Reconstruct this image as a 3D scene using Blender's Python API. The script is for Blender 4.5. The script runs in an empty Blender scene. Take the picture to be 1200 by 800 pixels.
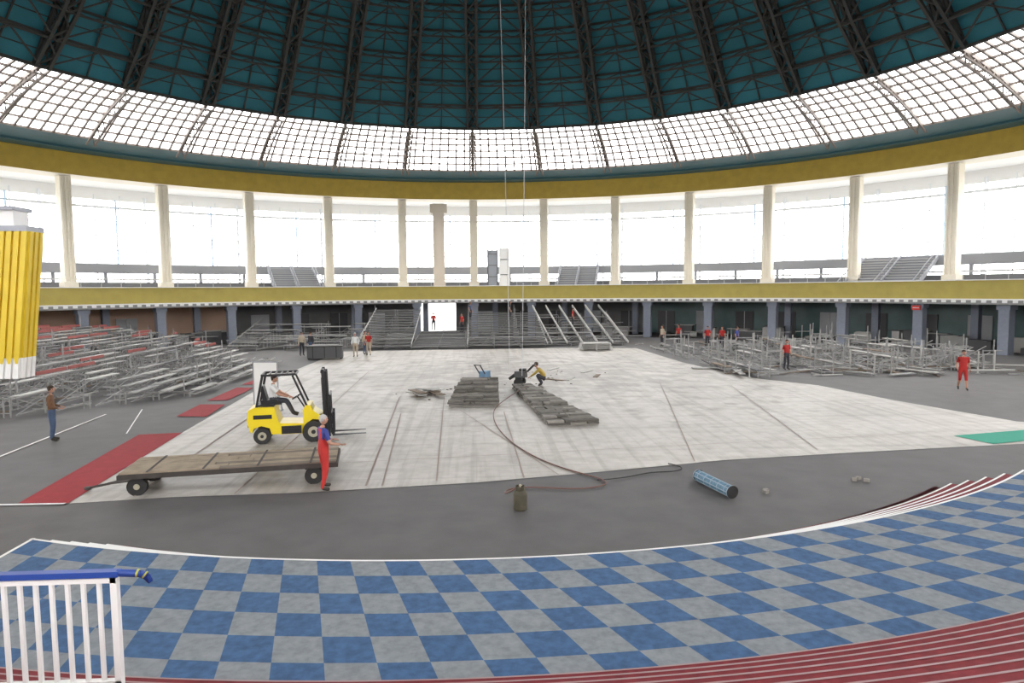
import bpy, math, random, bmesh
from mathutils import Vector, Matrix
random.seed(4)
sc=bpy.context.scene
try: sc.view_settings.view_transform='Standard'
except Exception: pass
H=4.75; CY=-29.7
def mat(name,col,rough=0.7,metal=0,noise=0.0,scale=5,col2=None):
    m=bpy.data.materials.new(name); m.use_nodes=True; nt=m.node_tree; b=nt.nodes['Principled BSDF']
    b.inputs['Base Color'].default_value=(*col,1); b.inputs['Roughness'].default_value=rough; b.inputs['Metallic'].default_value=metal
    if noise>0:
        tc=nt.nodes.new('ShaderNodeTexCoord'); n=nt.nodes.new('ShaderNodeTexNoise'); n.inputs['Scale'].default_value=scale; n.inputs['Detail'].default_value=6
        nt.links.new(tc.outputs['Object'],n.inputs['Vector'])
        r=nt.nodes.new('ShaderNodeValToRGB'); r.color_ramp.elements[0].position=.3; r.color_ramp.elements[1].position=.7
        c2=col2 or tuple(c*(1-noise) for c in col)
        r.color_ramp.elements[0].color=(*c2,1); r.color_ramp.elements[1].color=(*col,1)
        nt.links.new(n.outputs['Fac'],r.inputs['Fac']); nt.links.new(r.outputs['Color'],b.inputs['Base Color'])
    return m
class MB:
    def __init__(s): s.v=[];s.f=[];s.m=[];s.sm=[]
    def face(s,pts,m=0,sm=False):
        i=len(s.v); s.v+= [tuple(p) for p in pts]; s.f.append(tuple(range(i,i+len(pts)))); s.m.append(m); s.sm.append(sm)
    def hexa(s,P,m=0):
        i=len(s.v); s.v+=[tuple(p) for p in P]
        for q in ((0,3,2,1),(4,5,6,7),(0,1,5,4),(1,2,6,5),(2,3,7,6),(3,0,4,7)):
            s.f.append(tuple(i+k for k in q)); s.m.append(m); s.sm.append(False)
    def box(s,c,d,rz=0,m=0):
        cx,cy,cz=c; a,b,h=d[0]/2,d[1]/2,d[2]/2; co,si=math.cos(rz),math.sin(rz); P=[]
        for z in(-h,h):
            for x,y in((-a,-b),(a,-b),(a,b),(-a,b)): P.append((cx+x*co-y*si,cy+x*si+y*co,cz+z))
        s.hexa(P,m)
    def beam(s,p,q,w,h=None,m=0):
        h=h or w; p=Vector(p);q=Vector(q);d=(q-p)
        if d.length<1e-6:return
        d.normalize(); up=Vector((0,0,1)) if abs(d.z)<.95 else Vector((0,1,0))
        a=d.cross(up).normalized()*w/2; b=a.cross(d).normalized()*h/2
        s.hexa([p-a-b,p+a-b,p+a+b,p-a+b,q-a-b,q+a-b,q+a+b,q-a+b],m)
    def cyl(s,p,q,r1,r2=None,n=16,m=0,caps=True,mc=None):
        r2=r1 if r2 is None else r2; p=Vector(p);q=Vector(q);d=(q-p).normalized(); up=Vector((0,0,1)) if abs(d.z)<.9 else Vector((1,0,0))
        a=d.cross(up).normalized(); b=a.cross(d); i=len(s.v)
        for c,r in((p,r1),(q,r2)):
            for k in range(n):
                t=2*math.pi*k/n; s.v.append(tuple(c+a*r*math.cos(t)+b*r*math.sin(t)))
        for k in range(n):
            s.f.append((i+k,i+(k+1)%n,i+n+(k+1)%n,i+n+k)); s.m.append(m); s.sm.append(True)
        if caps:
            s.f.append(tuple(i+k for k in range(n))); s.f.append(tuple(i+n+k for k in range(n))); s.m+=[m if mc is None else mc]*2; s.sm+=[False]*2
    def lathe(s,c,prof,n=20,m=0):
        for k in range(n):
            a=2*math.pi*k/n;b=2*math.pi*(k+1)/n
            for (r0,z0),(r1,z1) in zip(prof,prof[1:]):
                s.face([(c[0]+r0*math.cos(a),c[1]+r0*math.sin(a),c[2]+z0),(c[0]+r0*math.cos(b),c[1]+r0*math.sin(b),c[2]+z0),(c[0]+r1*math.cos(b),c[1]+r1*math.sin(b),c[2]+z1),(c[0]+r1*math.cos(a),c[1]+r1*math.sin(a),c[2]+z1)],m,True)
    def extr(s,prof,y0,y1,m=0):
        n=len(prof)
        s.face([(x,y0,z) for x,z in prof],m); s.face([(x,y1,z) for x,z in reversed(prof)],m)
        for k in range(n):
            (x0,z0),(x1,z1)=prof[k],prof[(k+1)%n]; s.face([(x0,y0,z0),(x0,y1,z0),(x1,y1,z1),(x1,y0,z1)],m)
    def ell(s,c,r,m=0,nu=12,nv=8,R=None):
        i=len(s.v); R=R or Matrix.Identity(3)
        for j in range(nv+1):
            ph=math.pi*j/nv
            for k in range(nu):
                th=2*math.pi*k/nu; v=Vector((r[0]*math.sin(ph)*math.cos(th),r[1]*math.sin(ph)*math.sin(th),r[2]*math.cos(ph))); s.v.append(tuple(Vector(c)+R@v))
        for j in range(nv):
            for k in range(nu):
                s.f.append((i+j*nu+k,i+j*nu+(k+1)%nu,i+(j+1)*nu+(k+1)%nu,i+(j+1)*nu+k)); s.m.append(m); s.sm.append(True)
    def ring(s,prof,t0=0,t1=360,n=180,m=0,sm=False,m2=None):
        for k in range(n):
            a=math.radians(t0+(t1-t0)*k/n); b=math.radians(t0+(t1-t0)*(k+1)/n)
            for i in range(len(prof)-1):
                (r0,z0),(r1,z1)=prof[i],prof[i+1]
                s.face([(r0*math.sin(a),r0*math.cos(a),z0),(r0*math.sin(b),r0*math.cos(b),z0),(r1*math.sin(b),r1*math.cos(b),z1),(r1*math.sin(a),r1*math.cos(a),z1)],m if (m2 is None or k%2==0) else m2,sm)
    def obj(s,name,mats,loc=None,rz=0,parent=None):
        me=bpy.data.meshes.new(name); me.from_pydata(s.v,[],s.f)
        for mm in mats: me.materials.append(mm)
        me.polygons.foreach_set('material_index',s.m); me.polygons.foreach_set('use_smooth',s.sm); me.update()
        o=bpy.data.objects.new(name,me); sc.collection.objects.link(o)
        if loc: o.location=loc
        o.rotation_euler[2]=rz
        if parent: o.parent=parent
        return o
def P(r,t,z): a=math.radians(t); return Vector((r*math.sin(a),r*math.cos(a),z))

cream=mat('cream_plaster',(.80,.75,.64),.6,noise=.06)
gold=mat('gold_panel',(.52,.36,.04),.45,noise=.15,scale=1.5)
goldl=mat('olive_gold_panel',(.42,.34,.07),.5,noise=.12,scale=1.5)
teal=mat('teal_panel',(.04,.25,.33),.55,noise=.3,scale=.35)
tealdk=mat('teal_gutter',(.025,.10,.125),.5)
steel=mat('dome_steel',(.05,.052,.05),.6)
brown=mat('brown_mullion',(.17,.14,.12),.5)
white=mat('white_paint',(.8,.8,.79),.5)
black=mat('black_rubber',(.02,.02,.02),.6)
dkgrey=mat('dark_grey_metal',(.08,.08,.085),.5)
asph=mat('dark_grey_floor',(.122,.118,.118),.7,noise=.22,scale=1.2)
# ---------- dome
prof=[(32,19.4),(30.2,21.6),(28.3,23.8),(26.2,25.7),(24,27.4),(21.5,29.1),(18.7,30.7),(15.5,32.2),(12,33.4),(8,34.3),(4,34.8),(.3,35)]
b=MB(); b.ring(prof,n=72,m=0); b.obj('ceiling',[teal])
rs=[];cum=[0]
for i in range(1,len(prof)): cum.append(cum[-1]+math.dist(prof[i],prof[i-1]))
ns=int(cum[-1]/2.1)
for k in range(ns+1):
    s=cum[-1]*k/ns
    for i in range(1,len(prof)):
        if s<=cum[i]+1e-9:
            f=(s-cum[i-1])/(cum[i]-cum[i-1]); rs.append((prof[i-1][0]*(1-f)+prof[i][0]*f,prof[i-1][1]*(1-f)+prof[i][1]*f)); break
b=MB()
def inner(k,off):
    if off>.5: off=min(off,.25+.4*k)
    r,z=rs[k]; k0=max(0,k-1);k1=min(len(rs)-1,k+1)
    dr=rs[k1][0]-rs[k0][0];dz=rs[k1][1]-rs[k0][1];l=math.hypot(dr,dz)
    return (r-dz/l*off, z+dr/l*off)
for i in range(36):
    t=i*10.0
    for k in range(len(rs)-1):
        r0,z0=rs[k];r1,z1=rs[k+1]
        if r0<3: break
        a0=inner(k,1.0);a1=inner(k+1,1.0); o0=inner(k,.12);o1=inner(k+1,.12)
        w=.42; dt0=math.degrees(w/r0); dt1=math.degrees(w/max(r1,1))
        for sgn in(-1,1):
            b.beam(P(a0[0],t+sgn*dt0,a0[1]),P(a1[0],t+sgn*dt1,a1[1]),.2)
            b.beam(P(o0[0],t+sgn*dt0,o0[1]),P(o1[0],t+sgn*dt1,o1[1]),.2)
            b.beam(P(a0[0],t+sgn*dt0,a0[1]),P(o1[0],t+sgn*dt1,o1[1]),.1)
            b.beam(P(a0[0],t+sgn*dt0,a0[1]),P(o0[0],t+sgn*dt0,o0[1]),.1)
        m0=((a0[0]+a1[0])/2,(a0[1]+a1[1])/2); dm=(dt0+dt1)/2
        b.beam(P(a0[0],t-dt0,a0[1]),P(m0[0],t+dm,m0[1]),.1); b.beam(P(m0[0],t+dm,m0[1]),P(a1[0],t-dt1,a1[1]),.1)
        b.beam(P(a0[0],t-dt0,a0[1]),P(a0[0],t+dt0,a0[1]),.1)
        b.beam(P(o0[0],t-dt0,o0[1]),P(o1[0],t+dt1,o1[1]),.1); b.beam(P(o0[0],t+dt0,o0[1]),P(o1[0],t-dt1,o1[1]),.1)
        b.beam(P(a0[0],t,a0[1]),P(a0[0],t+10,a0[1]),.13)
        b.beam(P(o0[0],t,o0[1]),P(o0[0],t+10,o0[1]),.15)
        if r0>7:
            for j in range(4):
                A=t+j*2.5;B_=A+2.5
                if j%2: b.beam(P(a0[0],A,a0[1]),P(o0[0],B_,o0[1]),.07)
                else: b.beam(P(o0[0],A,o0[1]),P(a0[0],B_,a0[1]),.07)
            b.beam(P(a0[0],t,a0[1]),P(a1[0],t+5,a1[1]),.09); b.beam(P(a0[0],t+10,a0[1]),P(a1[0],t+5,a1[1]),.09)
            b.beam(P(o0[0],t+5,o0[1]),P(o1[0],t+5,o1[1]),.09)
            mo=((o0[0]+o1[0])/2,(o0[1]+o1[1])/2); b.beam(P(mo[0],t,mo[1]),P(mo[0],t+10,mo[1]),.06)
b.obj('dome_truss',[steel])
A=(38.8,16.8);Bq=(32.,19.4)
def sk(f,off=0):
    r=A[0]+(Bq[0]-A[0])*f; z=A[1]+(Bq[1]-A[1])*f+.25*math.sin(math.pi*f); return (r,z-off)
b=MB()
for i in range(288):
    t=i*1.25; main=(i%8==0)
    for k in range(7):
        p=sk(k/7);q=sk((k+1)/7)
        b.beam(P(p[0],t,p[1]),P(q[0],t,q[1]),.24 if main else .14,.24 if main else .14)
for k in range(8):
    p=sk(k/7)
    for i in range(144): b.beam(P(p[0],i*2.5,p[1]),P(p[0],i*2.5+2.5,p[1]),.14)
for i in range(36):
    t=i*10
    for sgn in(-.45,.45):
        for k in range(7):
            p=sk(k/7,.55);q=sk((k+1)/7,.55); b.beam(P(p[0],t+sgn,p[1]),P(q[0],t+sgn,q[1]),.12)
            u=sk((k+.5)/7); b.beam(P(p[0],t+sgn,p[1]),P(u[0],t,u[1]),.08); b.beam(P(q[0],t+sgn,q[1]),P(u[0],t,u[1]),.08)
b.obj('skylight_frame',[brown])
b=MB(); b.ring([(43.3,14.55),(43.3,16.35)],n=180,m=0); b.ring([(43.3,14.55),(45.6,14.55)],n=180,m=1)
b.obj('trim_1',[gold,cream])
b=MB(); b.ring([(43.3,16.35),(41.6,16.35),(41.6,16.5),(38.8,16.8)],n=180); b.ring([(32.1,19.3),(32,20.0)],n=180); b.obj('gutter_ring',[tealdk])
b=MB()
for i in range(36):
    t=i*10; c=P(44.5,t,0); rz=-math.radians(t); b.box((c.x,c.y,9.25),(.85,.95,10.5),rz); b.box((c.x,c.y,4.9),(1.1,1.1,1.7),rz)
    for sx in(-.3,0,.3):
        c2=P(44.0,t+math.degrees(sx/44),0); b.box((c2.x,c2.y,10.1),(.14,.12,8.7),rz)
b.obj('gallery_columns',[cream])
# ---------- floor + ground
b=MB(); b.ring([(50.5,0),(.05,0)],n=120); b.obj('floor',[asph])
b=MB(); b.ring([(50.5,-.05),(300,-.05)],n=60); b.obj('exterior_ground',[mat('pavement',(.35,.35,.33),.9)])
# screed
m=bpy.data.materials.new('white_screed'); m.use_nodes=True; nt=m.node_tree; N=nt.nodes; Lk=nt.links; bs=N['Principled BSDF']; bs.inputs['Roughness'].default_value=.45
tc=N.new('ShaderNodeTexCoord')
def noise(scale,mp=None,det=8):
    n=N.new('ShaderNodeTexNoise'); n.inputs['Scale'].default_value=scale; n.inputs['Detail'].default_value=det
    if mp:
        q=N.new('ShaderNodeMapping'); q.inputs['Scale'].default_value=mp; Lk.new(tc.outputs['Object'],q.inputs['Vector']); Lk.new(q.outputs[0],n.inputs['Vector'])
    else: Lk.new(tc.outputs['Object'],n.inputs['Vector'])
    return n
def ramp(src,p0,p1,c0,c1):
    r=N.new('ShaderNodeValToRGB'); e=r.color_ramp.elements; e[0].position=p0;e[1].position=p1;e[0].color=(*c0,1);e[1].color=(*c1,1); Lk.new(src,r.inputs['Fac']); return r.outputs['Color']
def mul(a,bb,fac=1):
    x=N.new('ShaderNodeMixRGB'); x.blend_type='MULTIPLY'; x.inputs['Fac'].default_value=fac; Lk.new(a,x.inputs['Color1']); Lk.new(bb,x.inputs['Color2']); return x.outputs['Color']
c=ramp(noise(.22).outputs['Fac'],.3,.7,(.37,.345,.315),(.53,.505,.465))
c=mul(c,ramp(noise(2.5).outputs['Fac'],.3,.62,(.80,.79,.77),(1,1,1)))
c=mul(c,ramp(noise(1,(3.2,.12,1)).outputs['Fac'],.36,.5,(.74,.72,.70),(1,1,1)),.8)
c=mul(c,ramp(noise(1,(.1,2.2,1)).outputs['Fac'],.36,.48,(.80,.78,.77),(1,1,1)),.7)
br=N.new('ShaderNodeTexBrick'); br.inputs['Scale'].default_value=.5; br.inputs['Mortar Size'].default_value=.008; br.offset=0
br.inputs['Color1'].default_value=(1,1,1,1);br.inputs['Color2'].default_value=(.95,.95,.94,1);br.inputs['Mortar'].default_value=(.9,.89,.88,1)
Lk.new(tc.outputs['Object'],br.inputs['Vector']); c=mul(c,br.outputs['Color'])
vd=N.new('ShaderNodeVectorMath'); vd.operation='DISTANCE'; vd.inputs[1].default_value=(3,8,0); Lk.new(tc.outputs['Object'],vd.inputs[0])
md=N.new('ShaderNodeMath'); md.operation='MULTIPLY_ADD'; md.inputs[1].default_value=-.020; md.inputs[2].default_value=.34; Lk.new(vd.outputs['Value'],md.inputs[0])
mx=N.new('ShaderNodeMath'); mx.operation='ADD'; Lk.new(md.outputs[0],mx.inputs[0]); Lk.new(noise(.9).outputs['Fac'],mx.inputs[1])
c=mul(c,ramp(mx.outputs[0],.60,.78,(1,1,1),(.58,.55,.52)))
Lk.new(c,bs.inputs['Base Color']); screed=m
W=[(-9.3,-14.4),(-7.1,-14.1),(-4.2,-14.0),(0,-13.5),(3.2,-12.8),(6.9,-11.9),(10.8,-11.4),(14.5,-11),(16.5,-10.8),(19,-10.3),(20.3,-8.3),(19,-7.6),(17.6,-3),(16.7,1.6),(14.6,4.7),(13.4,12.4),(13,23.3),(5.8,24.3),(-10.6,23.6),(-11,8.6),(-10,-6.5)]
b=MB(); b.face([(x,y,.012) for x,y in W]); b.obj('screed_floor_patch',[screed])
redc=mat('red_runner',(.36,.025,.035),.9,noise=.2,scale=4)
b=MB()
for q in ([(-10.4,-14.3),(-9.25,-14.4),(-9.95,-6.8),(-11.3,-7.0)],[(-11.5,-3.7),(-10.3,-3.9),(-10.6,-1.1),(-11.7,-1.0)],[(-11.8,0),(-10.9,0),(-11.0,3.8),(-11.9,4)],[(-12,5),(-11.2,5),(-11.2,8),(-12,8)]):
    b.face([(x,y,.022) for x,y in q])
b.obj('red_carpet_runner',[redc])
b=MB()
def line(p,q,w,m,z=.024):
    p=Vector((*p,z));q=Vector((*q,z)); d=(q-p).normalized(); n_=Vector((-d.y,d.x,0))*w/2; b.face([p-n_,q-n_,q+n_,p+n_],m)
line((-13.9,-9.9),(-14.5,-3.0),.08,0); line((-9.3,-14.42),(-15,-14.3),.09,0)
line((-13.6,-2),(-11.8,-6.8),.04,0)
b.face([(15.2,-9.6,.026),(15.55,-10.8,.026),(20.5,-9.6,.026),(20,-8.6,.026)],1)
for p,q,w in (((-2.7,-13.6),(-3.4,0),.05),((-2.3,-13.6),(-2.9,-4),.04),((-1.0,-13.3),(-1.4,0),.04),((2.1,-13),(-.6,-3.5),.03),((1.2,-13.2),(1.1,-4),.04),((-9.3,-12),(14,-9.2),.03),((-10,-4),(17,-1),.03),((-8,-14),(-9.2,6),.05),((6,-12),(9.5,4),.03),((10,-11),(12.5,2),.03),((-5.7,-14),(-6.3,10),.04)):
    line(p,q,w,2)
b.obj('floor_markings',[white,mat('green_mat',(.04,.34,.24),.9),mat('rust_line',(.33,.27,.24),.9)])
# ---------- gallery
slabgrey=mat('slab_soffit',(.45,.44,.43),.8)
fasc=mat('fascia_grey',(.25,.25,.25),.6)
b=MB(); b.ring([(38.5,3.88),(38.5,5.19),(38.75,5.19),(38.75,4.0)],m=0); b.ring([(38.75,4.0),(50,4.0)],m=1); b.ring([(38.42,3.9),(38.42,3.8)],m=2);b.ring([(38.42,3.9),(38.5,3.9)],m=2)
b.ring([(38.45,3.8),(38.45,3.62)],m=2,m2=3,n=720);b.ring([(38.46,3.62),(38.46,3.5)],m=3); b.ring([(38.45,3.5),(50,3.5)],m=1); b.ring([(38.44,5.19),(38.8,5.19),(38.8,5.25),(38.44,5.25),(38.44,5.19)],m=2)
b.obj('gallery',[goldl,slabgrey,white,fasc])
pil=mat('blue_grey_pillar',(.27,.30,.37),.6,noise=.1)
b=MB()
for i in range(42):
    t=i*360/42; c=P(39.6,t,0); rz=-math.radians(t); b.box((c.x,c.y,1.75),(.7,.7,3.5),rz); b.box((c.x,c.y,3.3),(.9,.9,.35),rz)
for i in range(36):
    t=i*10+3; c=P(43.6,t,0); b.box((c.x,c.y,1.75),(.55,.55,3.5),-math.radians(t))
b.obj('gallery_pillars',[pil])
grey=mat('grey_beam',(.30,.31,.34),.6); lgrey=mat('light_grey_metal',(.5,.51,.53),.6)
tan_=mat('terracotta_wall',(.66,.46,.34),.8,noise=.12,scale=.5); dkw=mat('dark_wall',(.20,.20,.20),.8,noise=.3,scale=.6); tg=mat('teal_glass_wall',(.10,.18,.18),.3,noise=.3,scale=.6)
b=MB(); b.ring([(47,0),(47,3.5)],-150,-32,118,0); b.ring([(47,0),(47,3.5)],-32,-8,24,1); b.ring([(47,0),(47,3.5)],-2.6,24,27,1); b.ring([(47,0),(47,3.5)],24,210,186,2)
b.ring([(47,0),(50,0.01)],n=90,m=1)
for k in range(-30,40):
    t=k*5+1.5
    if -9<t<-1: continue
    if t<-30 and k%3: continue
    c=P(46.9,t,0); b.box((c.x,c.y,1.2),(1.8,.12,2.4),-math.radians(t),m=3 if k%3 else 4)
    c=P(46.82,t,0); b.box((c.x,c.y,1.2),(.06,.1,2.4),-math.radians(t),m=4)
b.obj('wall_ground_floor',[tan_,dkw,tg,dkgrey,lgrey])
b=MB(); b.ring([(50,4),(50,5.5)],m=0); b.ring([(50,13.5),(50,15)],m=1); b.ring([(43.3,14.6),(50.3,14.6)],m=1); b.ring([(47.4,7.45),(47.4,6.6),(48.4,6.6),(48.4,7.45),(47.4,7.45)],m=0)
b.ring([(50.3,14.6),(43.3,16.6)],m=1); b.ring([(46.5,6.1),(46.5,5.95)],m=3); b.ring([(46.5,5.75),(46.5,4.0)],m=2)
for i in range(72):
    c=P(47.9,i*5,0); b.box((c.x,c.y,5.35),(.25,.25,2.7),-math.radians(i*5),m=0)
for i in range(180):
    c=P(46.5,i*2,0); b.box((c.x,c.y,5.4),(.06,.06,1.2),-math.radians(i*2),m=3)
b.obj('wall_outer',[grey,white,mat('mid_grey_panel',(.17,.175,.19),.6),lgrey])
pf=mat('pale_frame',(.7,.73,.76),.5); pb=mat('pale_blue_pole',(.42,.55,.68),.5)
b=MB()
for i in range(144): b.beam(P(50,i*2.5,5.5),P(50,i*2.5,14),.08 if i%4 else .22)
for z in(7.6,8.8,10.2,11.6):
    for i in range(72): b.beam(P(50,i*5,z),P(50,i*5+5,z),.08)
for i in range(72): b.beam(P(49.6,i*5,12.8),P(49.6,i*5+5,12.8),.3,.2)
for i in range(36): b.beam(P(49.2,i*10+6.8,6.9),P(49.2,i*10+6.8,13.5),.13,m=1)
b.obj('window_frames',[pf,pb])
def stairs(t,w):
    b=MB(); n=14
    for k in range(n):
        z=4.02+k*.235; y=-k*.42
        b.box((0,y,z/1+.12),(w,.42,.1),m=0); b.box((0,y-.2,z+.02),(w,.03,.2),m=1)
    for sx in(-w/2,0,w/2):
        b.beam((sx,.3,4.1),(sx,-n*.42,7.4),.12,.35,m=1); b.beam((sx,.3,5.0),(sx,-n*.42,8.2),.07,m=1)
        for k in range(0,n+1,2): b.beam((sx,-k*.42,4.1+k*.235),(sx,-k*.42,5.0+k*.235),.05,m=1)
    o=b.obj('gallery_staircase',[lgrey,grey]); c=P(41.6,t,0); o.location=(c.x,c.y,0); o.rotation_euler[2]=math.pi-math.radians(t)
for t,w in((-24.5,4.6),(14.7,4.2),(53.5,6.0),(-62,5)): stairs(t,w)
b=MB(); b.box((0,0,9),(1.2,.8,10)); b.box((0,0,13.5),(1.8,1.0,.9)); b.box((0,-.42,8.5),(.8,.05,7)); o=b.obj('air_duct',[mat('beige_duct',(.62,.55,.46),.6)]); c=P(43.0,-5,0); o.location=(c.x,c.y,0); o.rotation_euler[2]=math.radians(5)
b=MB(); b.box((-.85,0,6.5),(.9,.3,5),m=0); b.box((-1.35,0,6.5),(.12,.35,5.2),m=1); b.box((-.35,0,6.5),(.12,.35,5.2),m=1); b.box((.4,0,6.6),(1.1,.6,5.2),m=2); b.box((-.4,0,4.3),(2.4,.8,.6),m=1); b.box((.4,-.32,8.0),(.8,.04,.08),m=1);b.box((.4,-.32,6.4),(.8,.04,.08),m=1)
for z in(5,6.2,7.4,8.6): b.box((-.85,-.17,z),(.9,.04,.08),m=1)
o=b.obj('lift_enclosure',[mat('smoked_glass',(.22,.24,.27),.2),dkgrey,white]); c=P(41.5,3.9,0); o.location=(c.x,c.y,0); o.rotation_euler[2]=-math.radians(3.9)
# ---------- terrace
blue=mat('blue_carpet',(.055,.13,.27),.95,noise=.35,scale=10); lg=mat('grey_carpet',(.25,.275,.30),.95,noise=.28,scale=10)
ex=mat('red_carpet',(.22,.025,.033),.9,noise=.3,scale=8)
TZ=.75
b=MB()
def st(r): return 180+math.degrees(math.asin(7.3/r))
nn=40
for j in range(6):
    r0=20+.55*j;r1=r0+.55; s0=st(r0);s1=st(r1)
    for i in range(nn):
        b.face([P(r0,s0-1.45*i,TZ),P(r0,s0-1.45*(i+1),TZ),P(r1,s1-1.45*(i+1),TZ),P(r1,s1-1.45*i,TZ)],(i+j)%2)
e0=st(20)
b.face([P(20,e0,0),P(20,e0,TZ),P(23.3,st(23.3),TZ),P(23.3,st(23.3),0)],2)
b.ring([(20,TZ+.006),(20.05,TZ+.006)],e0-58,e0,80,3)
pA=P(20,e0,TZ+.006);pB=P(23.3,st(23.3),TZ+.006); b.face([pA,pB,pB+Vector((.06,0,0)),pA+Vector((.06,0,0))],3)
for k in range(5):
    r=20-.34*k;z=TZ-.15*k
    b.ring([(r,z),(r,z-.15),(r-.34,z-.15)],e0-58,e0,80,4)
    if k: b.ring([(r,z+.004),(r+.045,z+.004)],e0-58,e0,80,3)
b.obj('checkered_terrace',[blue,lg,asph,white,ex])
b=MB(); RUN=.31; RIS=.145; NS=16
for i in range(NS):
    r=23.32+RUN*i;z=TZ+RIS*i
    b.ring([(r,z),(r,z+RIS),(r+RUN,z+RIS)],128,212,90,0 ); b.ring([(r-.004,z+RIS-.03),(r-.004,z+RIS+.004),(r+.02,z+RIS+.004)],128,212,90,1)
    b.ring([(r+RUN-.09,z+RIS+.003),(r+RUN,z+RIS+.003)],128,212,90,2)  # shading between treads, painted as a darker red strip along each back edge
r=23.32+RUN*NS; z=TZ+RIS*NS; b.ring([(r,z),(r,z+.15),(35,z+.15)],128,212,60,0)
for a in(128,212):
    pts=[P(23.3,a,0),P(35,a,0),P(35,a,z),P(r,a,z),P(23.3,a,TZ)]; b.face(pts,0)
b.obj('grandstand_steps',[ex,mat('nosing',(.36,.24,.245),.6),mat('red_carpet_shading',(.11,.015,.02),.9)])
# railing
bl=mat('blue_rail_paint',(.025,.07,.32),.35); ye=mat('yellow_tape',(.50,.50,.08),.5)
b=MB(); zt=2.60; zb=1.72; x0=-6.4;x1=-2.78;yy=-24.55
b.beam((x0,yy,zt),(x1+.02,yy,zt),.07,.045,0)
b.cyl((x1,yy,zt),(x1+.18,yy,zt-.01),.028,.028,12,0); b.cyl((x1+.18,yy,zt-.01),(x1+.22,yy,zt-.03),.028,.028,12,0); b.cyl((x1+.22,yy,zt-.03),(x1+.25,yy,zt-.08),.028,.02,12,0); b.cyl((x1+.15,yy,zt-.005),(x1+.165,yy,zt-.008),.031,.031,12,1); b.cyl((x1+.205,yy,zt-.02),(x1+.215,yy,zt-.027),.031,.031,12,1)
b.beam((x0,yy,zt-.05),(x1,yy,zt-.05),.05,.04,2); b.beam((x0,yy,zb),(x1,yy,zb),.05,.05,2)
nb=int((x1-x0)/.118)
for k in range(nb+1):
    x=x1-.02-k*.118
    if k%9==0: b.beam((x,yy,1.4),(x,yy,zt-.03),.05,.05,2)
    else: b.beam((x,yy,zb),(x,yy,zt-.05),.028,.028,2)
b.obj('stair_railing',[bl,ye,white,black])
# yellow booth
b=MB(); yb=mat('yellow_cladding',(.72,.52,.03),.45,noise=.1,scale=2)
YA=-11.3;YB=-10.7; BX=-11.72
def bx(z): return BX-(6.4-z)*.12
for z0,z1,mm in((3.05,6.4,0),(2.5,3.05,1)):
    for k in range(20):
        for (xa,xb,off) in ((-.19*k,-.19*k-.13,.06),(-.19*k-.13,-.19*k-.19,0)):
            b.hexa([(bx(z0)+xb,YA-off,z0),(bx(z0)+xa,YA-off,z0),(bx(z0)+xa,YB,z0),(bx(z0)+xb,YB,z0),(bx(z1)+xb,YA-off,z1),(bx(z1)+xa,YA-off,z1),(bx(z1)+xa,YB,z1),(bx(z1)+xb,YB,z1)],mm)
    for k in range(3):
        y=YA+.04+.2*k; b.hexa([(bx(z0),y,z0),(bx(z0)+.05,y,z0),(bx(z0)+.05,y+.12,z0),(bx(z0),y+.12,z0),(bx(z1),y,z1),(bx(z1)+.05,y,z1),(bx(z1)+.05,y+.12,z1),(bx(z1),y+.12,z1)],mm)
for k in range(20):
    x=bx(3.05)-.19*k-.065; b.hexa([(x-.03,YA-.075,2.9),(x+.03,YA-.075,2.9),(x+.03,YA,2.9),(x-.03,YA,2.9),(x-.065,YA-.075,3.06),(x+.065,YA-.075,3.06),(x+.065,YA,3.06),(x-.065,YA,3.06)],0)
b.box((BX-1.95,-11.0,6.47),(3.9,.75,.14),m=2); b.box((BX-2.3,-11,6.75),(3.9,.6,.4),m=1); b.box((BX-2.3,-11,7.0),(4.0,.8,.1),m=2)
for x in(-.8,-1.5): b.box((BX+x,-11.32,6.75),(.05,.03,.4),m=2)
b.box((-16.0,-11.0,1.25),(.8,.7,2.5),m=2); b.box((-16.0,-11.0,.06),(1.4,1.2,.12),m=2)
b.obj('commentator_booth',[yb,white,mat('booth_grey',(.35,.37,.42),.5)])
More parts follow.
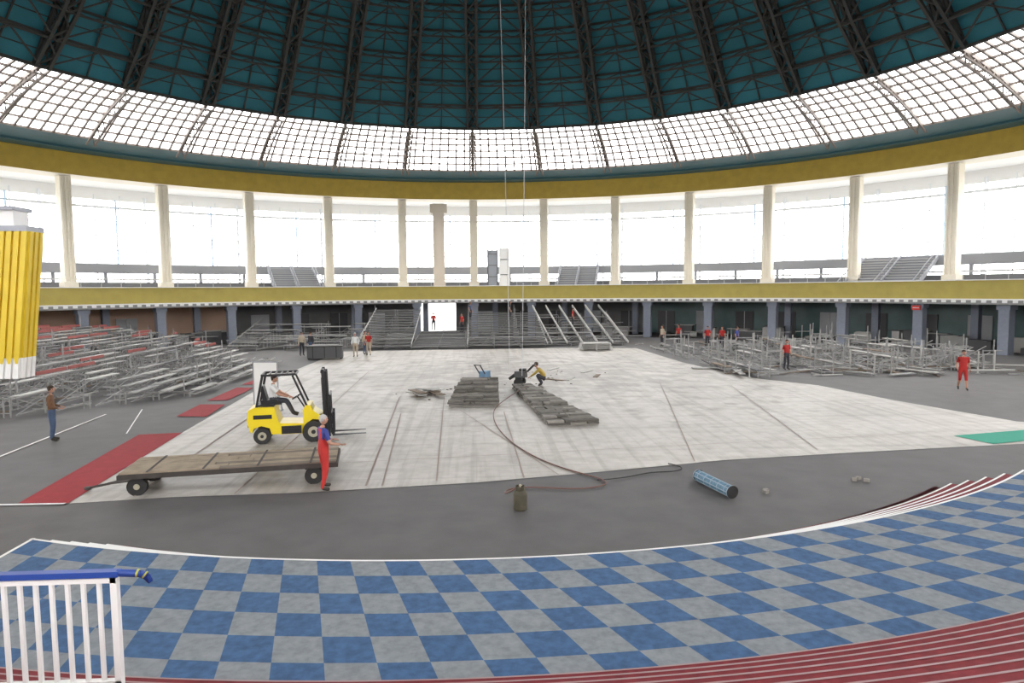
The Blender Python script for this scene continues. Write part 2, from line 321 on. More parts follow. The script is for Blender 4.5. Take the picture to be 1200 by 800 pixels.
# ---------- scaffold stands
galv=mat('galvanized_tube',(.36,.36,.355),.5,metal=.2,noise=.2); plank=mat('grey_plank',(.34,.335,.325),.7,noise=.4,scale=.8); wood=mat('brown_plank',(.24,.18,.13),.8,noise=.3,scale=2); dkp=mat('dark_deck',(.13,.13,.135),.8,noise=.3,scale=1); pplank=mat('pale_plank',(.52,.51,.49),.7,noise=.3,scale=.8)
redseat=mat('red_seat',(.36,.10,.09),.6)
SM=[galv,plank,wood,redseat,dkp,pplank]
def stand_side(name,sx,xs,n,yfun,hfun,dens,seed,pitch=.95,wild=.3):
    R=random.Random(seed); b=MB()
    for i in range(n):
        x=xs+sx*pitch*i; y0,y1=yfun(i); z=hfun(i); y=y0
        while y<y1:
            L=2.4; ye_=min(y+L,y1)
            if math.hypot(x,y)>38: break
            if seed==2 and 16<x<19 and y<8: y=ye_; continue
            on=R.random()<dens
            if on:
                zz=z+R.uniform(-.04,.04)
                b.box((x+R.uniform(-.05,.05),(y+ye_)/2,zz),(.36,ye_-y-.1,.045),R.uniform(-.02,.02),m=R.choice([1,1,4,5,1,2 if seed==2 else 5]))
                b.beam((x+sx*.24,y,z-.12),(x+sx*.24,ye_,z-.12),.05)
                if R.random()<.34 and seed==1 and i>5: b.box((x+sx*.2,(y+ye_)/2,z+.16),(.05,ye_-y-.2,.16),m=3)
            if R.random()<dens+.2:
                for xx in(x-.2,x+sx*.45): b.beam((xx,y,0),(xx,y,z+(R.random()*1.1 if R.random()<wild else 0)),.05)
                b.beam((x-.2,y,.18),(x+sx*pitch,y,.18),.04); b.beam((x-.2,y,z-.05),(x+sx*pitch,y,z-.05),.05)
                if R.random()<.7: b.beam((x,y,.1),(x,ye_,max(z-.1,.2)),.035)
                b.beam((x,y,.1),(x,ye_,.1),.04)
                if R.random()<.4: b.beam((x,y,.12),(x+sx*pitch*2,y,z),.04)
            if R.random()<.5: b.beam((x+R.uniform(-.4,.4),y+R.random(),.06+R.random()*.2),(x+R.uniform(-1,1),y+R.uniform(1,2.4),.1+R.random()*.3),.06,m=R.choice([0,1,2,4,5]))
            y=ye_
    return b,R
b,R1=stand_side('s',-1,-12.9,20,lambda i:(1.4-i*.95 if i<6 else -3.9+.25*(i-6),14+i*.95 if i<12 else 25),lambda i:.28+.105*i,.74,1)
b.obj('scaffold_seating_stand',SM)
b,R1=stand_side('s',1,14.3,17,lambda i:(4.6+.15*i,24-.2*i),lambda i:.3+.05*i,.42,2,wild=.6)
for k in range(90):
    x=R1.uniform(14.5,30);y=R1.uniform(4.4,24)
    if math.hypot(x,y)>37 or (16<x<19.4 and y<8.6): continue
    h=R1.uniform(.7,1.7); b.beam((x,y,0),(x,y,h),.06,m=R1.choice([0,5])); b.box((x,y,.02),(.18,.18,.04),m=0)
    if R1.random()<.5: b.beam((x,y,h*.8),(x+R1.choice([-1,1])*1.2,y,h*.8),.05); b.beam((x+1.2*0,y,h*.3),(x,y+1.2,h*.3),.05)
for k in range(70):
    x=R1.uniform(14,31);y=R1.uniform(4.2,10); a=R1.uniform(-.5,.5)+R1.choice([0,1.57]); l=R1.uniform(1,2.8)
    if 17.0<x<19 and 7<y<9: continue
    b.box((x,y,R1.uniform(.03,.3)),(l,R1.choice([.08,.3]),.05),a,m=R1.choice([0,1,2,5]))
b.obj('scaffold_seating_stand',SM)
R=random.Random(7)
b=MB()
def block(xa,xb,y0,n,dy,z0,dz,m,dens=1,me=4):
    for i in range(n):
        y=y0+dy*i;z=z0+dz*i
        if math.hypot(max(abs(xa),abs(xb)),y)>38: break
        x=xa
        while x<xb-.1:
            xe=min(x+2.2,xb)
            if R.random()<dens:
                b.box(((x+xe)/2,y,z),(xe-x-.05,dy*.7,.06),m=m); b.box(((x+xe)/2,y-dy*.35,z-.03),(xe-x-.05,.03,.05),m=me)
            b.beam((x,y,0),(x,y,z+(R.random()*1.1 if R.random()<.25 else 0)),.05); b.beam((x,y,z-.05),(x,y+dy,z-.05),.04)
            if R.random()<.4:b.beam((x,y,.1),(xe,y,z),.035)
            x=xe
    for xx in(xa,xb): b.beam((xx,y0-.3,z0),(xx,y0+dy*n,z0+dz*n),.06,.12,0)
block(-9.6,-5.2,25,14,.8,.3,.2,3,me=1); block(-5.2,-.6,25,13,.85,.2,.05,3,me=1); block(-.6,6,25,14,.8,.3,.17,3,me=1)
block(6,13,26.5,11,.85,.3,.2,1,.55); block(-20,-9.8,25.5,9,.95,.4,.2,1,.6)
for x in(6.5,7.8,9.1,10.4,11.7,13): b.beam((x,26,.3),(x-.8,35.5,3.2),.07,.2,5)
for y in(25,27.5,30,32.5): b.beam((-20,y,.9),(14,y,.9+(y-25)*.1),.05)
b.obj('scaffold_tribune',[galv,plank,wood,dkp,dkgrey,pplank])
b=MB()
for k in range(90):
    t=R.choice([R.uniform(-75,-20),R.uniform(18,85)]); r=R.uniform(40.6,42.6); c=P(r,t,0); h=R.uniform(.4,1.3)
    b.box((c.x,c.y,h/2),(R.uniform(.5,2.2),R.uniform(.4,1),h),-math.radians(t)+R.uniform(-.3,.3),m=R.choice([0,1,2,3]))
    b.box((c.x,c.y,h+.03),(R.uniform(.8,2.4),R.uniform(.4,1.1),.06),-math.radians(t)+R.uniform(-.3,.3),m=R.choice([0,1,2]))
b.obj('stacked_equipment',[galv,pplank,dkp,dkgrey])
# ---------- people
skin=mat('skin',(.50,.27,.19),.6); hairg=mat('grey_hair',(.45,.44,.42),.8); hairb=mat('brown_hair',(.05,.03,.02),.8); shoe=mat('dark_shoe',(.03,.025,.02),.6); eyem=mat('eye',(.02,.015,.015),.3); lip=mat('lips',(.35,.12,.10),.6)
def pose(**k):
    J=dict(pel=(0,0,.94),sp=(.01,0,1.12),ch=(.0,0,1.32),nk=(-.01,0,1.46),hd=(.01,0,1.54))
    for s,y in(('l',1),('r',-1)):
        J.update({s+'sh':(-.01,.175*y,1.41),s+'el':(-.03,.235*y,1.13),s+'wr':(.06,.25*y,.89),s+'hp':(0,.095*y,.90),s+'kn':(.02,.11*y,.49),s+'an':(-.03,.12*y,.08),s+'to':(.15,.14*y,.035)})
    J.update(k); return J
RAD=dict(pel=(.145,.125),sp=(.13,.11),ch=(.155,.12),nk=(.065,.065),hd=(.055,.055),sh=(.075,.075),el=(.047,.047),wr=(.031,.033),hp=(.10,.10),kn=(.065,.065),an=(.045,.045),to=(.042,.032))
def person(name,loc,rz,J,top,pants,hair,sleeve='long',bib=None,shorts=False,scale=1.0,cap=False,headyaw=0,z=0):
    keys=list(J); idx={k:i for i,k in enumerate(keys)}
    E=[('pel','sp'),('sp','ch'),('ch','nk'),('nk','hd')]
    for s in'lr': E+=[('ch',s+'sh'),(s+'sh',s+'el'),(s+'el',s+'wr'),('pel',s+'hp'),(s+'hp',s+'kn'),(s+'kn',s+'an'),(s+'an',s+'to')]
    me=bpy.data.meshes.new('sk'); me.from_pydata([J[k] for k in keys],[(idx[a],idx[c]) for a,c in E],[]); me.update()
    o=bpy.data.objects.new('sk',me); sc.collection.objects.link(o)
    md=o.modifiers.new('s','SKIN'); 
    for k,i in idx.items():
        kk=k if k in RAD else k[1:]; sv=me.skin_vertices[0].data[i]; sv.radius=RAD[kk]; sv.use_root=(k=='pel')
    sb=o.modifiers.new('u','SUBSURF'); sb.levels=2; sb.render_levels=2
    dg=bpy.context.evaluated_depsgraph_get(); m2=bpy.data.meshes.new_from_object(o.evaluated_get(dg)); bpy.data.objects.remove(o)
    b=MB()
    segs=[]
    for a,c in E:
        kc=c[1:] if c not in('pel','sp','ch','nk','hd') else c
        mm={'sp':0,'ch':0,'nk':0,'hd':2,'sh':0,'el':0,'wr':0 if sleeve=='long' else 2,'hp':1,'kn':1,'an':1 if not shorts else 2,'to':3}[kc]
        segs.append((Vector(J[a]),Vector(J[c]),mm,kc))
    b.v=[tuple(v.co) for v in m2.vertices]
    for p in m2.polygons:
        c=p.center; best=9;mm=0
        for A_,B_,s_,kc in segs:
            d=B_-A_; t=max(0,min(1,(c-A_).dot(d)/d.length_squared)); ds=(A_+d*t-c).length-{'sp':.12,'ch':.13,'sh':.07,'hp':.1,'kn':.07}.get(kc,.04)
            if ds<best:
                best=ds;mm=s_
                if kc=='el' and sleeve=='short' and t>.7: mm=2
                if kc=='sp' and t<.35: mm=1
                if kc=='hd' and t<.1: mm=0
                if bib is not None and kc in('sp',): mm=1
                if bib is not None and kc=='ch' and (t<.55 or abs(c.y-J['ch'][1])<.13 and .03<abs(c.y-J['ch'][1]) ): mm=1
        b.f.append(tuple(p.vertices)); b.m.append(mm); b.sm.append(True)
    hc=Vector(J['hd'])+Vector((.015,0,.115)); Rh=Matrix.Rotation(headyaw,3,'Z')
    def hp(x,y,z_): return hc+Rh@Vector((x,y,z_))
    i0=len(b.v); nu,nv=20,14
    for j in range(nv+1):
        ph=math.pi*j/nv
        for k in range(nu):
            th=2*math.pi*k/nu; x=.098*math.sin(ph)*math.cos(th);y=.076*math.sin(ph)*math.sin(th);zz=.118*math.cos(ph)
            if zz<-.02: y*=1-.28*(-zz-.02)/.1; x*=(1-.25*(-zz-.02)/.1) if x<0 else 1
            b.v.append(tuple(hp(x,y,zz)))
    for j in range(nv):
        for k in range(nu):
            ids=(i0+j*nu+k,i0+j*nu+(k+1)%nu,i0+(j+1)*nu+(k+1)%nu,i0+(j+1)*nu+k)
            cc=Rh.transposed()@(sum((Vector(b.v[q]) for q in ids),Vector())/4-hc)
            isH=(cc.z>.055) or (cc.x<.015 and cc.z>-.035) or(cc.x<-.04 and cc.z>-.06)
            b.f.append(ids); b.m.append(4 if isH else 2); b.sm.append(True)
    b.ell(hp(-.015,0,.045),(.095,.081,.085),4,14,8,Rh)
    b.hexa([hp(.085,-.016,-.03),hp(.118,-.010,-.028),hp(.118,.010,-.028),hp(.085,.016,-.03),hp(.085,-.006,.02),hp(.096,-.005,.02),hp(.096,.005,.02),hp(.085,.006,.02)],2)
    for s in(-1,1):
        b.ell(hp(.088,.03*s,.008),(.010,.013,.008),6,8,6,Rh); b.ell(hp(.0,.078*s,-.005),(.020,.010,.032),2,8,6,Rh); b.ell(hp(.088,.03*s,.026),(.010,.02,.004),4,8,4,Rh)
    b.ell(hp(.088,0,-.055),(.010,.026,.007),7,8,6,Rh)
    if cap: b.ell(hp(0,0,.07),(.105,.088,.065),4,14,8,Rh); b.ell(hp(.1,0,.06),(.07,.07,.012),4,12,6,Rh)
    for s,sy in(('l',1),('r',-1)):
        wr=Vector(J[s+'wr']);el=Vector(J[s+'el']); d=(wr-el).normalized(); side=Vector((1,0,0)) if abs(d.x)<.75 else Vector((0,-sy,0)); side=(side-d*side.dot(d)).normalized(); nrm=d.cross(side)*(-sy if abs(d.x)<.75 else 1)
        Rm=Matrix((side,nrm,d)).transposed(); pc=wr+d*.055; b.ell(pc,(.042,.018,.055),2,10,8,Rm)
        for q in range(4):
            o_=side*(.030-.020*q); L=(.038,.043,.040,.031)[q]; p0=wr+d*.095+o_; p1=p0+d*L+nrm*.008; p2=p1+d*L*.6+nrm*.022
            b.cyl(p0,p1,.0095,.0088,8,2); b.cyl(p1,p2,.0088,.007,8,2)
        p0=wr+d*.035+side*.034; p1=p0+d*.035+side*.028+nrm*.008; p2=p1+d*.03+side*.006; b.cyl(p0,p1,.012,.010,8,2); b.cyl(p1,p2,.010,.008,8,2)
    mats=[top,pants,skin,shoe,hair,pants,eyem,lip]
    o=b.obj(name,mats,(loc[0],loc[1],z),rz); o.scale=(scale,)*3; return o
red=mat('red_workwear',(.50,.03,.025),.8,noise=.2,scale=6); bluesh=mat('blue_shirt',(.05,.07,.30),.8,noise=.2,scale=6); jeans=mat('denim',(.07,.11,.20),.8,noise=.2,scale=8); jack=mat('brown_jacket',(.20,.10,.05),.8,noise=.2,scale=8); wsh=mat('white_shirt',(.75,.75,.75),.8); dkpant=mat('dark_trousers',(.04,.04,.05),.8); tang=mat('tan_shirt',(.5,.42,.32),.8); ochre=mat('ochre_vest',(.42,.30,.06),.8)
person('worker',(-3.66,-13.75),math.radians(35),pose(lwr=(.30,.20,1.12),lel=(.04,.25,1.14),rwr=(.34,-.18,1.05),rel=(.05,-.26,1.13),lkn=(.06,.13,.49),lan=(.05,.15,.08),lto=(.23,.17,.035),rkn=(.0,-.13,.49),ran=(-.12,-.15,.08),rto=(.06,-.17,.035)),bluesh,red,hairg,'short',bib=1,scale=1.03)
person('bystander',(-13.7,-7.6),math.radians(20),pose(lwr=(.22,.12,1.08),rwr=(.20,-.12,1.05),lel=(-.02,.25,1.13),rel=(-.02,-.25,1.13)),jack,jeans,hairb,'long',scale=1.02,headyaw=.3)
walk=dict(lkn=(.14,.1,.5),lan=(.20,.11,.10),lto=(.38,.12,.06),rkn=(-.02,-.1,.5),ran=(-.26,-.11,.14),rto=(-.12,-.12,.035),lwr=(-.08,.27,.92),lel=(-.13,.23,1.15),rwr=(.18,-.25,.96),rel=(.0,-.24,1.14))
person('worker',(22.4,-.5),math.radians(-115),pose(**walk),red,red,hairb,'short',shorts=True,scale=1.05)
person('worker',(18.1,7.9),math.radians(-80),pose(),red,dkpant,hairb,'short',scale=1.0)
person('bystander',(-12.9,20.6),math.radians(-60),pose(),tang,dkpant,hairb,'long'); person('bystander',(-12.3,20.9),math.radians(-120),pose(),dkpant,jeans,hairb,'long')
person('bystander',(-8.7,19.2),math.radians(-90),pose(),wsh,tang,hairg,'long'); person('worker',(-7.9,20.2),math.radians(-100),pose(),red,tang,hairb,'short'); person('bystander',(-8.3,21),math.radians(-30),pose(),tang,jeans,hairb,'long')
for x,y,z,t in((-4.0,35.5,.85,red),(-1.2,33.5,.8,red),(-.4,34,1.9,jeans),(18.6,22.5,0,red),(19.6,22,0,red),(20.6,21.5,0,bluesh),(17.2,25.5,0,red),(9,31,1.3,red),(3.4,34,1.9,dkpant),(15.5,24.5,0,tang)):
    person('worker',(x,y),math.radians(R.uniform(-170,0)),pose(),t,dkpant,hairb,'short',z=z+.03 if z else 0)
person('crouching_worker',(3.35,3.1),math.radians(170),pose(pel=(-.12,0,.36),sp=(-.04,0,.52),ch=(.12,0,.68),nk=(.22,0,.78),hd=(.29,0,.84),lsh=(.16,.18,.75),rsh=(.16,-.18,.75),lel=(.36,.2,.55),rel=(.36,-.2,.55),lwr=(.55,.12,.42),rwr=(.55,-.12,.42),lhp=(-.08,.1,.34),rhp=(-.08,-.1,.34),lkn=(.27,.2,.50),rkn=(.27,-.2,.50),lan=(.02,.17,.09),ran=(.02,-.17,.09),lto=(.2,.19,.035),rto=(.2,-.19,.035)),ochre,dkpant,hairb,'long',scale=1.1)
# ---------- forklift
fy=mat('forklift_yellow',(.80,.62,.02),.35); fk=mat('forklift_black',(.015,.015,.017),.45); fr=mat('wheel_rim',(.40,.37,.28),.5)
fl=bpy.data.objects.new('forklift',None); sc.collection.objects.link(fl); fl.location=(-5.95,-8.1,0); fl.rotation_euler[2]=math.radians(10)
b=MB()
b.extr([(-1.18,.40),(-1.27,.75),(-1.22,1.08),(-1.02,1.17),(-.45,1.15),(-.38,.85),(-.30,.62),(-.30,.30),(-.55,.30),(-.60,.50),(-.85,.58),(-1.08,.50),(-1.12,.36)],-.52,.52,0)
b.extr([(-.32,.28),(-.32,.64),(.42,.60),(.44,.28)],-.5,.5,0)
b.extr([(.42,.45),(.40,1.02),(.52,1.18),(.64,1.16),(.72,.98),(.98,.80),(1.02,.68),(.70,.72),(.50,.60),(.46,.45)],-.5,.5,0)
b.extr([(-1.0,1.17),(-.98,1.22),(-.5,1.22),(-.46,1.15)],-.4,.4,1)
b.box((-.05,0,.45),(1.5,.86,.3),m=1); b.box((-1.24,0,.62),(.06,.7,.2),m=1); b.box((.05,-.515,.40),(.5,.05,.14),m=1)
for s in(-.505,.505): b.box((-.8,s*1.035,.86),(.55,.01,.13),m=1); b.box((.05,s*1.01,.42),(.6,.02,.25),m=1)
b.obj('chassis',[fy,fk],parent=fl)
b=MB()
for x,r,w in((-.83,.26,.2),(.72,.34,.26)):
    for s in(-1,1):
        y=s*(.44 if x<0 else .5); b.cyl((x,y-w/2,r),(x,y+w/2,r),r,r,24,0); b.cyl((x,y-w/2-.02,r),(x,y+w/2+.02,r),r*.5,r*.5,20,1); b.cyl((x,y-w/2-.04,r),(x,y+w/2+.04,r),r*.2,r*.2,12,0)
b.obj('wheels',[black,fr],parent=fl)
b=MB()
for s in(-.46,.46):
    b.beam((-.98,s,1.15),(-.78,s*.95,2.13),.07); b.beam((.55,s,1.1),(.12,s*.95,2.13),.06); b.beam((-.82,s*.95,2.15),(.22,s*.95,2.17),.07)
for x in(-.8,-.6,-.42,-.25,-.08,.08,.22): b.beam((x,-.44,2.16),(x,.44,2.16),.045)
b.box((-.62,0,1.27),(.5,.48,.14)); b.box((-.5,0,1.24),(.5,.5,.1)); b.extr([(-.80,1.3),(-.90,1.78),(-.80,1.8),(-.68,1.32)],-.23,.23)
b.cyl((.42,0,1.05),(.22,0,1.38),.025); 
for k in range(16):
    a=2*math.pi*k/16;c2=2*math.pi*(k+1)/16; u=Vector((.85,0,.52)).normalized(); v=Vector((0,1,0)); c0=Vector((.2,0,1.4)); b.cyl(c0+(u*math.cos(a)+v*math.sin(a))*.17,c0+(u*math.cos(c2)+v*math.sin(c2))*.17,.014,n=6)
b.cyl((.2,-.17,1.4),(.2,.17,1.4),.01,n=6)
b.obj('overhead_guard',[fk],parent=fl)
b=MB()
for s in(-.34,.34):
    b.beam((1.12,s,.06),(1.03,s,2.28),.09,.14); b.beam((1.2,s*.8,.1),(1.12,s*.8,2.22),.07,.1)
    b.cyl((1.06,s*.55,.3),(1.0,s*.55,2.0),.035,n=10)
for z in(.35,1.2,2.2): b.beam((1.1-.04*z,-.36,z),(1.1-.04*z,.36,z),.09)
for z in(.45,.85): b.beam((1.27,-.52,z),(1.27,.52,z),.06,.1)
for s in(-.5,-.25,0,.25,.5): b.beam((1.27,s,.4),(1.24,s,1.45),.035)
b.beam((1.24,-.5,1.45),(1.24,.5,1.45),.05)
for s in(-.3,.3): b.beam((1.31,s,.9),(1.31,s,.16),.11,.045); b.hexa([(1.29,s-.06,.12),(2.35,s-.05,.14),(2.35,s+.05,.14),(1.29,s+.06,.12),(1.29,s-.06,.17),(2.35,s-.05,.155),(2.35,s+.05,.155),(1.29,s+.06,.17)])
b.beam((.5,-.3,.55),(1.05,-.3,.7),.06); b.beam((.5,.3,.55),(1.05,.3,.7),.06)
b.obj('mast_and_forks',[fk],parent=fl)
dr=person('driver',(0,0),0,pose(pel=(-.55,0,1.42),sp=(-.55,0,1.58),ch=(-.53,0,1.76),nk=(-.52,0,1.88),hd=(-.49,0,1.95),lsh=(-.53,.18,1.83),rsh=(-.53,-.18,1.83),lel=(-.33,.24,1.60),rel=(-.33,-.24,1.60),lwr=(-.05,.13,1.49),rwr=(-.05,-.13,1.49),lhp=(-.53,.1,1.38),rhp=(-.53,-.1,1.38),lkn=(-.12,.14,1.36),rkn=(-.12,-.14,1.36),lan=(.08,.14,.95),ran=(.08,-.14,.95),lto=(.24,.15,.90),rto=(.24,-.15,.90)),wsh,dkpant,hairb,'short')
dr.parent=fl; dr.location=(0,0,-.08)
# trailer
tw=mat('weathered_board',(.36,.29,.21),.85,noise=.35,scale=3); tw2=mat('dark_board',(.22,.18,.14),.85,noise=.35,scale=3); tm=mat('rusty_frame',(.06,.05,.045),.7,noise=.3,scale=4)
b=MB(); L=4.9;Wd=1.6
for k in range(8):
    y=-Wd/2+Wd*(k+.5)/8; sx=random.uniform(-.5,.5)
    b.box(((-L/2+sx)/2,y,.56),(L/2+sx-.02,Wd/8-.02,.045),m=random.choice([0,0,4])); b.box(((L/2+sx)/2,y,.56),(L/2-sx-.02,Wd/8-.02,.045),m=random.choice([0,0,4]))
for k in range(4):
    x=-L/2+L*(k+.5)/4; b.box((x,0,.59),(.05,Wd,.01),m=1)
for s in(-1,1): b.beam((-L/2,s*Wd*.48,.49),(L/2,s*Wd*.48,.49),.07,.12,1); b.beam((-L/2,s*.3,.45),(L/2,s*.3,.45),.07,.12,1)
for x in(-L/2,-1.5,0,1.5,L/2): b.beam((x,-Wd/2,.48),(x,Wd/2,.48),.07,.1,1)
for x in(-L/2+.35,L/2-.55):
    b.beam((x,-.62,.22),(x,.62,.22),.08,m=1); b.box((x,0,.34),(.5,.5,.16),m=1)
    for s in(-1,1): b.cyl((x,s*.62-.08,.22),(x,s*.62+.08,.22),.22,n=22,m=2); b.cyl((x,s*.62-.09,.22),(x,s*.62+.09,.22),.07,n=16,m=3)
for s in(-.25,.25): b.beam((-L/2+.3,s,.28),(-L/2-.5,0,.16),.05,m=1)
b.beam((-L/2-.4,0,.17),(-L/2-.95,0,.08),.05,m=1); b.cyl((-L/2-.95,0,.05),(-L/2-.95,0,.11),.07,n=12,m=1)
b.obj('flatbed_trailer',[tw,tm,black,fr,tw2],(-6.0,-12.9,0),math.radians(9))
b=MB(); b.box((0,0,1.05),(.95,.05,1.85),m=0); 
for s in(-.49,.49): b.beam((s,0,0),(s,0,2.0),.05,m=1); b.beam((s,-.3,.03),(s,.4,.03),.05,m=1); b.beam((s,.35,.03),(s,0,1.0),.03,m=1)
b.beam((-.49,0,2.0),(.49,0,2.0),.05,m=1)
b.obj('display_board',[white,grey],(-8.3,-3.0,0),math.radians(-8))
b=MB(); b.lathe((0,0,0),[(.0,0),(.13,0),(.15,.03),(.15,.36),(.13,.42),(.07,.46),(.035,.47),(.035,.5)],24,0); b.lathe((0,0,0),[(.10,.44),(.105,.53),(.095,.53),(.09,.45)],16,0); b.cyl((0,0,.5),(0,0,.56),.02,n=10,m=1); b.cyl((-.03,0,.54),(.05,0,.54),.012,n=8,m=1)
b.obj('gas_cylinder',[mat('olive_steel',(.09,.08,.05),.6,noise=.4,scale=6),fr],(.94,-15.6,0))
b=MB(); p=Vector((5.48,-13.85,.15));q=Vector((5.78,-15.2,.15)); b.cyl(p,q,.13,n=28,m=0,mc=1)
d=(q-p).normalized()
for k in range(5): c=p+(q-p)*(.1+.2*k); b.cyl(c-d*.008,c+d*.008,.135,n=28,m=2)
for a_ in range(8):
    th=a_*math.pi/4; o_=Vector((d.y,-d.x,0))*math.cos(th)*.13+Vector((0,0,1))*math.sin(th)*.13; b.cyl(p+o_,q+o_,.012,n=6,m=2)
b.cyl(p-d*.03,p,.15,n=28,m=2,mc=1); b.cyl(q,q+d*.03,.15,n=28,m=2,mc=1)
b.obj('metal_pipe',[mat('blue_grey_pipe',(.13,.26,.36),.4,noise=.4,scale=10),black,mat('silver',(.30,.38,.45),.3,metal=.3)])
def curve(name,pts,r,mt):
    cu=bpy.data.curves.new(name,'CURVE'); cu.dimensions='3D'; cu.bevel_depth=r; sp=cu.splines.new('NURBS'); sp.points.add(len(pts)-1)
    for i,p_ in enumerate(pts): sp.points[i].co=(*p_,1)
    sp.use_endpoint_u=True; sp.order_u=4; cu.materials.append(mt); o=bpy.data.objects.new(name,cu); sc.collection.objects.link(o)
hm=mat('rubber_hose',(.16,.075,.06),.6)
curve('hose',[(2.4,1,.3),(.9,-2,.03),(.55,-4.5,.03),(.8,-8,.03),(1.4,-10.6,.03),(2.2,-12.4,.03),(3.1,-13.4,.03),(3.3,-14.0,.03),(2.4,-14.4,.03),(1.4,-14.0,.03),(.6,-14.1,.03),(.6,-15,.1),(.94,-15.55,.52)],.016,hm)
curve('power_cable',[(3.0,-13.6,.03),(3.8,-13.5,.03),(4.4,-12.9,.03),(5.2,-13.1,.03),(5.6,-12.6,.03),(5.2,-12.2,.03)],.013,black)
curve('cable',[(2.4,-.5,24.),(2.3,-.2,12),(2.1,0,.9)],.012,lgrey); curve('cable',[(1.2,2,24),(1.5,1.5,12),(1.6,1,1.0)],.012,lgrey)
bm_=[mat('grey_block',(.21,.195,.175),.9,noise=.35,scale=5),mat('dark_block',(.13,.12,.105),.9,noise=.3,scale=5),mat('pale_block',(.33,.31,.28),.9,noise=.3,scale=5)]
def pile(name,p,q,w0,w1,hf,stp=.3):
    b=MB(); p=Vector((*p,0));q=Vector((*q,0)); d=(q-p); n=int(d.length/stp); u=d.normalized(); v=Vector((-u.y,u.x,0)); a=math.atan2(u.y,u.x)
    for i in range(n):
        f_=i/n; w=w0+(w1-w0)*f_; h=hf(f_); nl=max(1,round(h/.09))
        for l in range(nl):
            # full-width slab broken into two or three boards, edges slightly staggered
            cuts=[-w/2]+sorted(R.uniform(-w*.3,w*.3) for _ in range(R.choice([1,2])))+[w/2]
            for c0,c1 in zip(cuts,cuts[1:]):
                if l==nl-1 and R.random()<.12: continue
                cc=p+u*(stp*(i+.5)+R.uniform(-.02,.02))+v*((c0+c1)/2+R.uniform(-.04,.04)); b.box((cc.x,cc.y,.045+.09*l),(stp-.06,max(.08,c1-c0-.03),.075),a+R.uniform(-.03,.03),m=R.choice([0,0,1,0,2]))
    return b.obj(name,bm_)
pile('paving_slab_stack',(-.1,-2.6),(0.2,1.3),2.1,1.7,lambda f:.27+.5*f)
pile('paving_slab_stack',(2.2,2.2),(3.5,-6.9),.9,1.9,lambda f:.30-.12*f)
b=MB()
for k in range(80):
    cx,cy,sp=R.choice([(-.2,2,2),(2.5,3,2.5),(-2,1,1.2),(4,8,3)]); x=R.gauss(cx,sp*.5);y=R.gauss(cy,sp*.6)
    if abs(x)>12 or y>16: continue
    s=R.uniform(.03,.10); b.box((x,y,s*.2+.012),(s,s*R.uniform(.4,1),s*.4),R.uniform(0,3),m=R.choice([0,2,2]))
for x,y in((6.7,-14.9),(6.75,-14.8),(9.3,-14.1),(9.45,-14.0),(9.55,-14.2)): b.box((x,y,.04),(.12,.10,.07),R.uniform(0,3),m=2)
b.obj('rubble',bm_)
b=MB()
for k in range(7): b.box((R.uniform(-.5,.5),R.uniform(-.9,.9),.03+.035*k),(.35,1.3,.03),R.uniform(0,3),m=k%2)
for k in range(5): b.box((R.uniform(6,9),R.uniform(4,9),.03),(.25,1.3,.03),R.uniform(0,3),m=k%2)
b.obj('loose_boards',[pplank,wood],(-2.2,1.0,0))
b=MB(); b.box((0,0,.75),(.5,.35,.3),m=0); b.cyl((-.2,0,.45),(.25,0,.45),.14,n=16,m=1); b.cyl((.3,-.1,.2),(.3,.1,.2),.2,n=18,m=1);b.cyl((-.25,-.1,.2),(-.25,.1,.2),.2,n=18,m=1); b.beam((-.25,.15,.8),(-.7,.15,1.25),.04,m=1); b.beam((-.25,-.15,.8),(-.7,-.15,1.25),.04,m=1); b.beam((-.7,-.2,1.25),(-.7,.2,1.25),.04,m=1); b.box((0,0,.55),(.7,.3,.1),m=1)
b.obj('floor_saw',[mat('machine_blue',(.12,.22,.34),.5),black],(.45,2.1,0),math.radians(60))
b=MB(); b.box((0,0,.6),(.55,.4,.3),m=0); b.cyl((.3,0,.55),(.6,0,.35),.1,.07,16,1); b.box((-.1,0,.82),(.3,.3,.12),m=1); b.beam((-.3,.2,.7),(-.7,.2,1.1),.05,m=1); b.beam((-.3,-.2,.7),(-.7,-.2,1.1),.05,m=1); b.beam((-.7,-.25,1.1),(-.7,.25,1.1),.05,m=1)
for s in(-.3,.3): b.cyl((.05,s-.05,.22),(.05,s+.05,.22),.22,n=18,m=1)
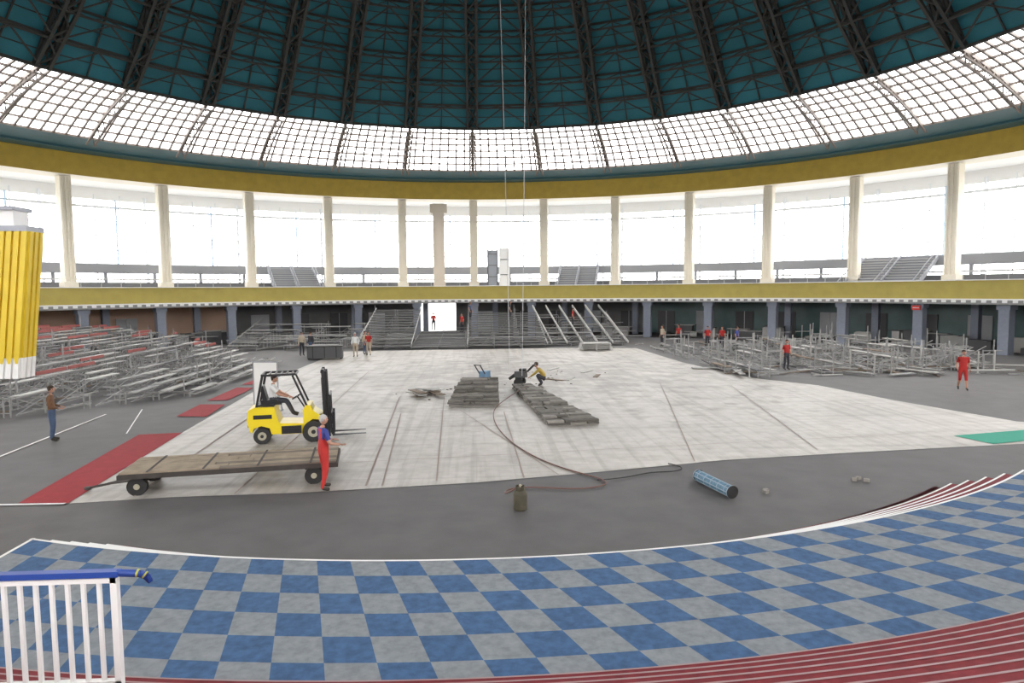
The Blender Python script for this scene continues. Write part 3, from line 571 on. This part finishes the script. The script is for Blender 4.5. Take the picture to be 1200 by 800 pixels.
b.beam((.1,-.3,.22),(.1,.3,.22),.05,m=1); b.box((.1,0,.4),(.3,.3,.2),m=1)
b.obj('concrete_breaker',[dkgrey,black],(2.25,3.0,0),math.radians(160))
b=MB(); b.box((0,0,.5),(2.4,1.0,.8),m=0); 
for x in(-1.1,1.1):
    for y in(-.4,.4): b.cyl((x,y-.04,.08),(x,y+.04,.08),.08,n=12,m=1)
b.box((0,0,.93),(2.5,1.1,.06),m=1)
for x in(-.8,0,.8): b.box((x,-.51,.5),(.06,.03,.8),m=1)
b.obj('equipment_crate',[dkgrey,black],(-10.6,18,0),.1)
b=MB()
for k in range(5): b.box((0,0,.14+.1*k),(2.6-.1*k,1.2,.05),.03*k)
for x in(-1.1,0,1.1): b.box((x,0,.06),(.12,1.1,.12))
for x in(-1.1,0,1.1): b.box((x,0,.3),(.1,1.0,.4))
b.obj('pallet_stack',[pplank],(9.5,22.3,0))
b=MB(); b.box((0,0,0),(.6,.1,.35),m=0); b.box((0,-.055,0),(.45,.01,.06),m=1); b.beam((0,0,.17),(0,0,.32),.03,m=1); o=b.obj('exit_sign',[mat('sign_red',(.7,.03,.02),.4),white]); c=P(39.0,60,3.18); o.location=c; o.rotation_euler[2]=-math.radians(60)
w=bpy.data.worlds.new('W'); sc.world=w; w.use_nodes=True; bg=w.node_tree.nodes['Background']; bg.inputs[0].default_value=(1,.985,.98,1); bg.inputs[1].default_value=8.2
cam=bpy.data.cameras.new('camera'); co=bpy.data.objects.new('camera',cam); sc.collection.objects.link(co); sc.camera=co
cam.sensor_width=36; cam.lens=36*780/1200; cam.clip_end=1000
yaw=math.radians(3.2);pit=math.radians(4.4);ro=math.radians(.45)
f=Vector((math.sin(yaw)*math.cos(pit),math.cos(yaw)*math.cos(pit),-math.sin(pit))); r0=Vector((math.cos(yaw),-math.sin(yaw),0)); u0=r0.cross(f)
r=r0*math.cos(ro)-u0*math.sin(ro); u=u0*math.cos(ro)+r0*math.sin(ro)
M=Matrix((r,u,-f)).transposed().to_4x4(); M.translation=Vector((0,CY,H)); co.matrix_world=M
